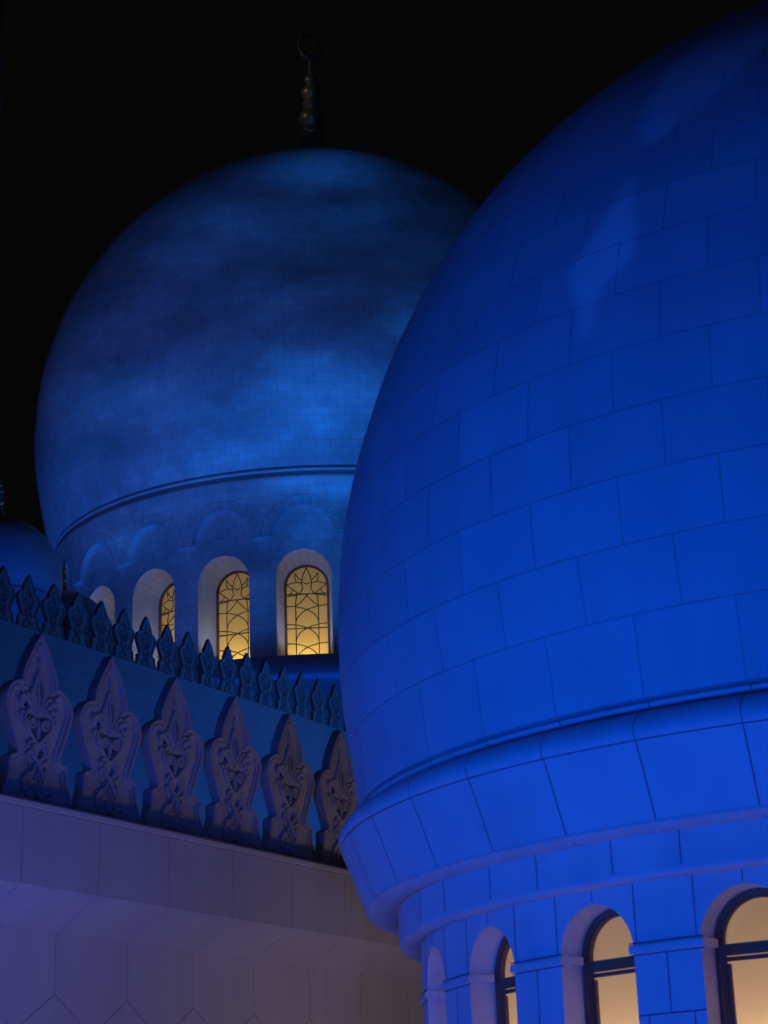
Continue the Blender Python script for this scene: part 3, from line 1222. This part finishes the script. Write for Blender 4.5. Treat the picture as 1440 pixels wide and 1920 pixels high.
# proud arcade: a skirt of blind arches with its underside showing
RA, RL = 16.42, 16.12
GN, GPH = 23, 268.35
GPER = 2 * pi / GN
AH, ASP = 1.72, 33.28
bm = bmesh.new()
lay = uvlayer(bm)
for k in range(GN):
    c = radians(GPH) + GPER * k
    aw = math.asin(AH / RA)
    edge = []
    m = 24
    edge.append((c - GPER / 2, ASP))
    edge.append((c - (GPER / 2 + aw) / 2, ASP))
    for i in range(m + 1):
        x = -AH * cos(pi * i / m)
        edge.append((c + math.asin(x / RA), ASP + sqrt(max(0, AH * AH - x * x))))
    edge.append((c + (GPER / 2 + aw) / 2, ASP))
    edge.append((c + GPER / 2, ASP))
    for (a0, z0), (a1, z1) in zip(edge, edge[1:]):
        zt = 36.50
        if a1 - a0 > 1e-7:
            pts = [(a0, z0), (a1, z1), (a1, zt), (a0, zt)]
            f = bm.faces.new([bm.verts.new((RA * cos(a), RA * sin(a), z - zbase)) for a, z in pts])
            for lp, (a, z) in zip(f.loops, pts):
                lp[lay].uv = (a / (2 * pi) * 136 * 1.6, (z - 24.0) / 0.50)
        f = bm.faces.new([bm.verts.new((r_ * cos(a), r_ * sin(a), z - zbase)) for r_, a, z in ((RL, a0, z0), (RL, a1, z1), (RA, a1, z1), (RA, a0, z0))])
        for lp in f.loops:
            lp[lay].uv = (0.4, 0.5)
    # the ring of voussoirs: its outer joint and radial joints
    for i in range(13):
        t = pi * i / 12
        pr = [(AH * cos(t) * q, ASP + AH * sin(t) * q) for q in (1.02, 1.30)]
        tv = Vector((-sin(t), cos(t))) * 0.012
        vs = []
        for x, z in ((pr[0][0] - tv.x, pr[0][1] - tv.y), (pr[0][0] + tv.x, pr[0][1] + tv.y), (pr[1][0] + tv.x, pr[1][1] + tv.y), (pr[1][0] - tv.x, pr[1][1] - tv.y)):
            a = c + x / RA
            vs.append(bm.verts.new(((RA + .006) * cos(a), (RA + .006) * sin(a), z - zbase)))
        bm.faces.new(vs).material_index = 1
    prv = None
    for i in range(29):
        t = pi * i / 28
        cc = []
        for q in (1.292, 1.306):
            a = c + AH * q * cos(t) / RA
            cc.append(bm.verts.new(((RA + .005) * cos(a), (RA + .005) * sin(a), ASP + AH * q * sin(t) - zbase)))
        if prv:
            bm.faces.new((prv[0], cc[0], cc[1], prv[1])).material_index = 1
        prv = cc
bmesh.ops.remove_doubles(bm, verts=bm.verts, dist=1e-4)
from_bm("blind_arcade", bm, [M_FARWALL, M_JOINT_F], GD, smooth=40)
bm = bmesh.new()
GHW, GSILL, GSPR = 1.47, 26.55, 31.06
drum_wall(bm, RL, GN, radians(GPH), GHW, 25.0 - zbase, GSILL - zbase, GSPR - zbase, 36.4 - zbase, 1.20, 0.0, 2.0, 0.50, 136, 0.05, 0, 6)
# reveal joints
for k in range(GN):
    c = radians(GPH) + GPER * k
    ex, ey = Vector((cos(c), sin(c), 0)), Vector((-sin(c), cos(c), 0))
    for i in range(1, 9):
        t = pi * i / 9
        q = []
        for hw_, rr, dz in ((GHW - 0.006, sqrt(RL ** 2 - (GHW * cos(t)) ** 2), 0), (1.20 - 0.006, RL - 2.0, 0)):
            for dt in (-0.006, 0.006):
                q.append(ex * rr + ey * (hw_ * cos(t + dt / hw_)) + Vector((0, 0, GSPR - zbase + hw_ * sin(t + dt / hw_))))
        bm.faces.new([bm.verts.new(x) for x in (q[0], q[1], q[3], q[2])]).material_index = 1
from_bm("drum", bm, [M_FARWALL, M_JOINT], GD, smooth=35)
bm = bmesh.new()
lathe(bm, fz([(16.0, 26.50), (17.25, 26.44), (17.32, 26.36), (17.32, 25.55), (17.2, 25.4), (16.7, 25.3), (16.55, 25.1), (16.55, 17.4)]), 200)
from_bm("plinth_ledge", bm, M_STONE, GD, smooth=40)


def make_far_window():
    bm = bmesh.new()
    z0, zs, hw = GSILL + 0.05 - zbase, GSPR - zbase, 1.20
    frame_mesh(bm, hw, z0, zs, 0.11, -0.12, 0.05)
    wn = from_bm("window", bm, M_FRAME, None, smooth=40)
    bm = bmesh.new()
    g = hw - 0.09
    pane_mesh(bm, g, z0 + 0.09, zs, -0.08)
    pn = from_bm("pane", bm, M_PANE_F)
    bm = bmesh.new()
    H = (zs + g) - (z0 + 0.1)
    b0 = z0 + 0.1
    y = -0.02
    T = 0.028
    zA, zB = b0 + 0.37 * H, b0 + 0.72 * H
    for zz_ in (zA, zB):
        tube(bm, [(-g, y, zz_), (g, y, zz_)], T * 1.15, 6)
    xv = 0.55 * g
    for s_ in (-1, 1):
        tube(bm, [(s_ * xv, y, b0), (s_ * xv, y, b0 + 0.62 * H), (s_ * xv * 0.97, y, b0 + 0.66 * H), (s_ * xv * 0.86, y, zB)], T, 6)
        for zb_, dz in ((b0 + 0.04 * H, 0.18 * H), (b0 + 0.235 * H, 0.18 * H), (b0 + 0.425 * H, 0.175 * H)):
            pts = []
            for i in range(15):
                t = pi / 2 * i / 14
                pts.append((s_ * (-g + (g + xv) * cos(t)) * 1.0, y, zb_ + dz * sin(t)))
            tube(bm, pts, T, 6)
        # crossing arcs under the transom, then the lotus
        tube(bm, [(s_ * xv, y, b0 + 0.60 * H), (s_ * xv * 0.55, y, b0 + 0.635 * H), (s_ * xv * 0.15, y, b0 + 0.685 * H), (-s_ * xv * 0.12, y, zB)], T, 6)
        c0 = zB
        tube(bm, [(s_ * 0.36 * g, y, c0), (s_ * 0.20 * g, y, c0 + 0.05 * H), (s_ * 0.24 * g, y, c0 + 0.12 * H), (s_ * 0.18 * g, y, c0 + 0.19 * H), (0, y, c0 + 0.27 * H)], T, 6)
        tube(bm, [(s_ * 0.36 * g, y, c0), (s_ * 0.62 * g, y, c0 + 0.04 * H), (s_ * 0.98 * g, y, c0 + 0.10 * H)], T, 6)
        tube(bm, [(s_ * 0.20 * g, y, c0 + 0.11 * H), (s_ * 0.5 * g, y, c0 + 0.125 * H), (s_ * 0.98 * g, y, c0 + 0.10 * H)], T, 6)
        tube(bm, [(s_ * 0.24 * g, y, c0 + 0.14 * H), (s_ * 0.42 * g, y, c0 + 0.17 * H), (s_ * 0.56 * g, y, c0 + 0.215 * H)], T, 6)
        tube(bm, [(s_ * 0.50 * g, y, c0 + 0.125 * H), (s_ * 0.57 * g, y, c0 + 0.17 * H), (s_ * 0.56 * g, y, c0 + 0.215 * H)], T, 6)
        tube(bm, [(s_ * 0.36 * g, y, c0), (s_ * 0.55 * g, y, c0 - 0.012 * H), (s_ * 0.98 * g, y, c0 - 0.02 * H)], T, 6)
        tube(bm, [(s_ * 0.66 * g, y, c0 + 0.045 * H), (s_ * 0.86 * g, y, c0 - 0.015 * H)], T * 0.9, 6)
    tube(bm, [(-0.16 * g, y, c0 + 0.12 * H), (0, y, c0 + 0.10 * H), (0.16 * g, y, c0 + 0.12 * H)], T, 6)
    lt = from_bm("lattice", bm, M_LEAD, None, smooth=60)
    return wn, [pn, lt]


window_set(GD, GN, GPH, RL - 2.0, make_far_window)
for k in range(-3, 4):
    a = GPH + 360.0 / GN * k
    spot("window_lamp", around(FAX, RL - 2.0 - 1.5, a, GSILL - 0.1), around(FAX, RL - 2.0 - 0.2, a, GSILL + 2.6), (1.0, 0.80, 0.40), 150, 150, 0.6, 0.35)
    spot("sill_uplight", around(FAX, RL - 0.75, a, GSILL + 0.12), around(FAX, RL - 0.9, a, GSPR + 1.2), (0.58, 0.66, 1.0), 95, 140, 0.9, 0.1)


def finial(parent, prof, z, scale, ring=None, name="finial"):
    bm = bmesh.new()
    wide = 1.1 if ring else 1.0
    lathe(bm, [(r * scale * wide, z + h * scale) for r, h in prof], 28)
    if ring:
        R_, cz, psi = ring
        n = 36
        rings = []
        for i in range(n):
            a = 2 * pi * i / n
            # crescent: thin at the top left, thick at the bottom right
            th = (0.09 + 0.125 * (0.5 - 0.5 * cos(a - radians(120)))) * R_ * 1.25
            rc = R_ - th
            cx_, cz_ = rc * cos(a), rc * sin(a)
            vs = []
            for q in range(8):
                b = 2 * pi * q / 8
                rad = cos(b) * th
                x, zz_ = cx_ + rad * cos(a), cz_ + rad * sin(a)
                yy = sin(b) * th * 0.55
                vs.append(bm.verts.new((x * cos(psi) - yy * sin(psi), x * sin(psi) + yy * cos(psi), cz + zz_)))
            rings.append(vs)
        for i in range(n):
            A, B = rings[i], rings[(i + 1) % n]
            for q in range(8):
                bm.faces.new((A[q], A[(q + 1) % 8], B[(q + 1) % 8], B[q]))
    return from_bm(name, bm, M_FINIAL if ring else M_GOLD, parent, smooth=45)


FPROF = [(1.15, -1.0), (0.95, 0.0), (0.86, 0.35), (0.68, 0.9), (0.60, 1.15), (0.60, 1.25), (0.67, 1.32), (0.69, 1.55), (0.66, 1.78), (0.55, 1.86), (0.52, 1.9)]
FPROF += [(0.52 + 0.28 * sin(pi * i / 10) if i < 6 else 0.36 + 0.44 * sin(pi * i / 10) ** 0.8, 1.95 + 1.3 * i / 10) for i in range(1, 10)]
FPROF += [(0.36, 3.3), (0.42, 3.42), (0.52, 3.5), (0.52, 3.85), (0.46, 3.95), (0.40, 4.0)]
FPROF += [(0.40 + 0.22 * sin(pi * i / 10) if i < 6 else 0.24 + 0.38 * sin(pi * i / 10) ** 0.8, 4.05 + 1.1 * i / 10) for i in range(1, 10)]
FPROF += [(0.26, 5.25), (0.36, 5.38), (0.40, 5.5), (0.37, 5.75), (0.22, 5.9), (0.15, 6.2), (0.11, 6.85), (0.09, 7.1)]
finial(GD, FPROF, 65.45 - zbase, 1.0, (1.03, 73.5 - zbase, radians(37)))

# ================================================================ SMALL DOMES BEHIND THE UPPER PARAPET


def small_dome(label, az, dist, r, zc, zfoot, fin):
    a = radians(az)
    t = thing("marble_dome", label, "dome", (dist * sin(a), dist * cos(a), zfoot))
    q = zc - zfoot
    pr = spline([(0.955 * r, q - 0.34 * r), (0.99 * r, q - 0.15 * r), (r, q), (0.975 * r, q + 0.22 * r), (0.90 * r, q + 0.44 * r), (0.77 * r, q + 0.65 * r), (0.58 * r, q + 0.83 * r),
                 (0.34 * r, q + 0.97 * r), (0.15 * r, q + 1.04 * r), (0.0, q + 1.09 * r)], 5)
    bm = bmesh.new()
    lathe(bm, pr, 96, (42 * 1.6, arc_v(pr, 0.26)))
    from_bm("dome_shell", bm, M_SMALL, t)
    bm = bmesh.new()
    b = q - 0.34 * r
    lathe(bm, [(0.94 * r, b + 0.05), (0.94 * r, b), (1.01 * r, b - 0.02 * r), (1.02 * r, b - 0.07 * r), (0.97 * r, b - 0.20 * r), (0.92 * r, b - 0.21 * r), (0.92 * r, b - 0.30 * r), (0.87 * r, b - 0.32 * r), (0.87 * r, 0)], 96)
    from_bm("drum", bm, M_STONE, t, smooth=40)
    finial(t, FPROF, q + 1.06 * r, fin)
    return t


small_dome("small blue dome at the left edge rising behind the upper row of merlons", -11.78, 75, 2.56, 23.25, 17.4, 0.24)
small_dome("little dark dome with a gilded finial, tucked right of the left edge dome", -9.80, 86, 2.40, 23.75, 17.4, 0.21)
spot("blue_flood", (-12.6, 64.5, 18.4), (75 * sin(radians(-11.6)), 73.5, 22.8), BLUE, 640, 90, 0.8, 0.2)

spot("small_finial_fill", (-8.0, 74.0, 25.5), (86 * sin(radians(-9.8)), 86 * cos(radians(-9.8)), 27.4), (1.0, 0.8, 0.5), 120, 16, 0.5, 0.05)  # added warm spot that gives the small finial its glints

# ================================================================ MINARET (only its right edge enters the picture)
ma = radians(-13.10)
MT = thing("minaret", "tall slim blue lit minaret edge along the top of the left border", "minaret", (130 * sin(ma), 130 * cos(ma), 17.4))
bm = bmesh.new()
lathe(bm, [(3.2, 0), (3.2, 8), (2.5, 9), (2.3, 9.5), (2.2, 60), (2.16, 84)], 8)
from_bm("shaft", bm, M_STONE, MT, smooth=20)
bm = bmesh.new()
lathe(bm, [(2.1, 83.5), (2.9, 85.5), (3.1, 85.6), (3.1, 86.8), (2.9, 86.8), (2.9, 85.9), (1.7, 85.9)], 24)
from_bm("balcony", bm, M_STONE, MT, smooth=30)
bm = bmesh.new()
lathe(bm, [(1.6, 85.9), (1.5, 96), (1.9, 96.6), (1.9, 97.2), (1.3, 97.4), (1.5, 98.6), (1.2, 100), (0.4, 101.5), (0.12, 103), (0.0, 106)], 24)
from_bm("lantern", bm, M_STONE, MT, smooth=30)
spot("minaret_flood", (130 * sin(ma) + 16, 112, 25), (130 * sin(ma), 130 * cos(ma), 80), (0.01, 0.16, 1.0), 60000, 60, 0.6, 0.4)
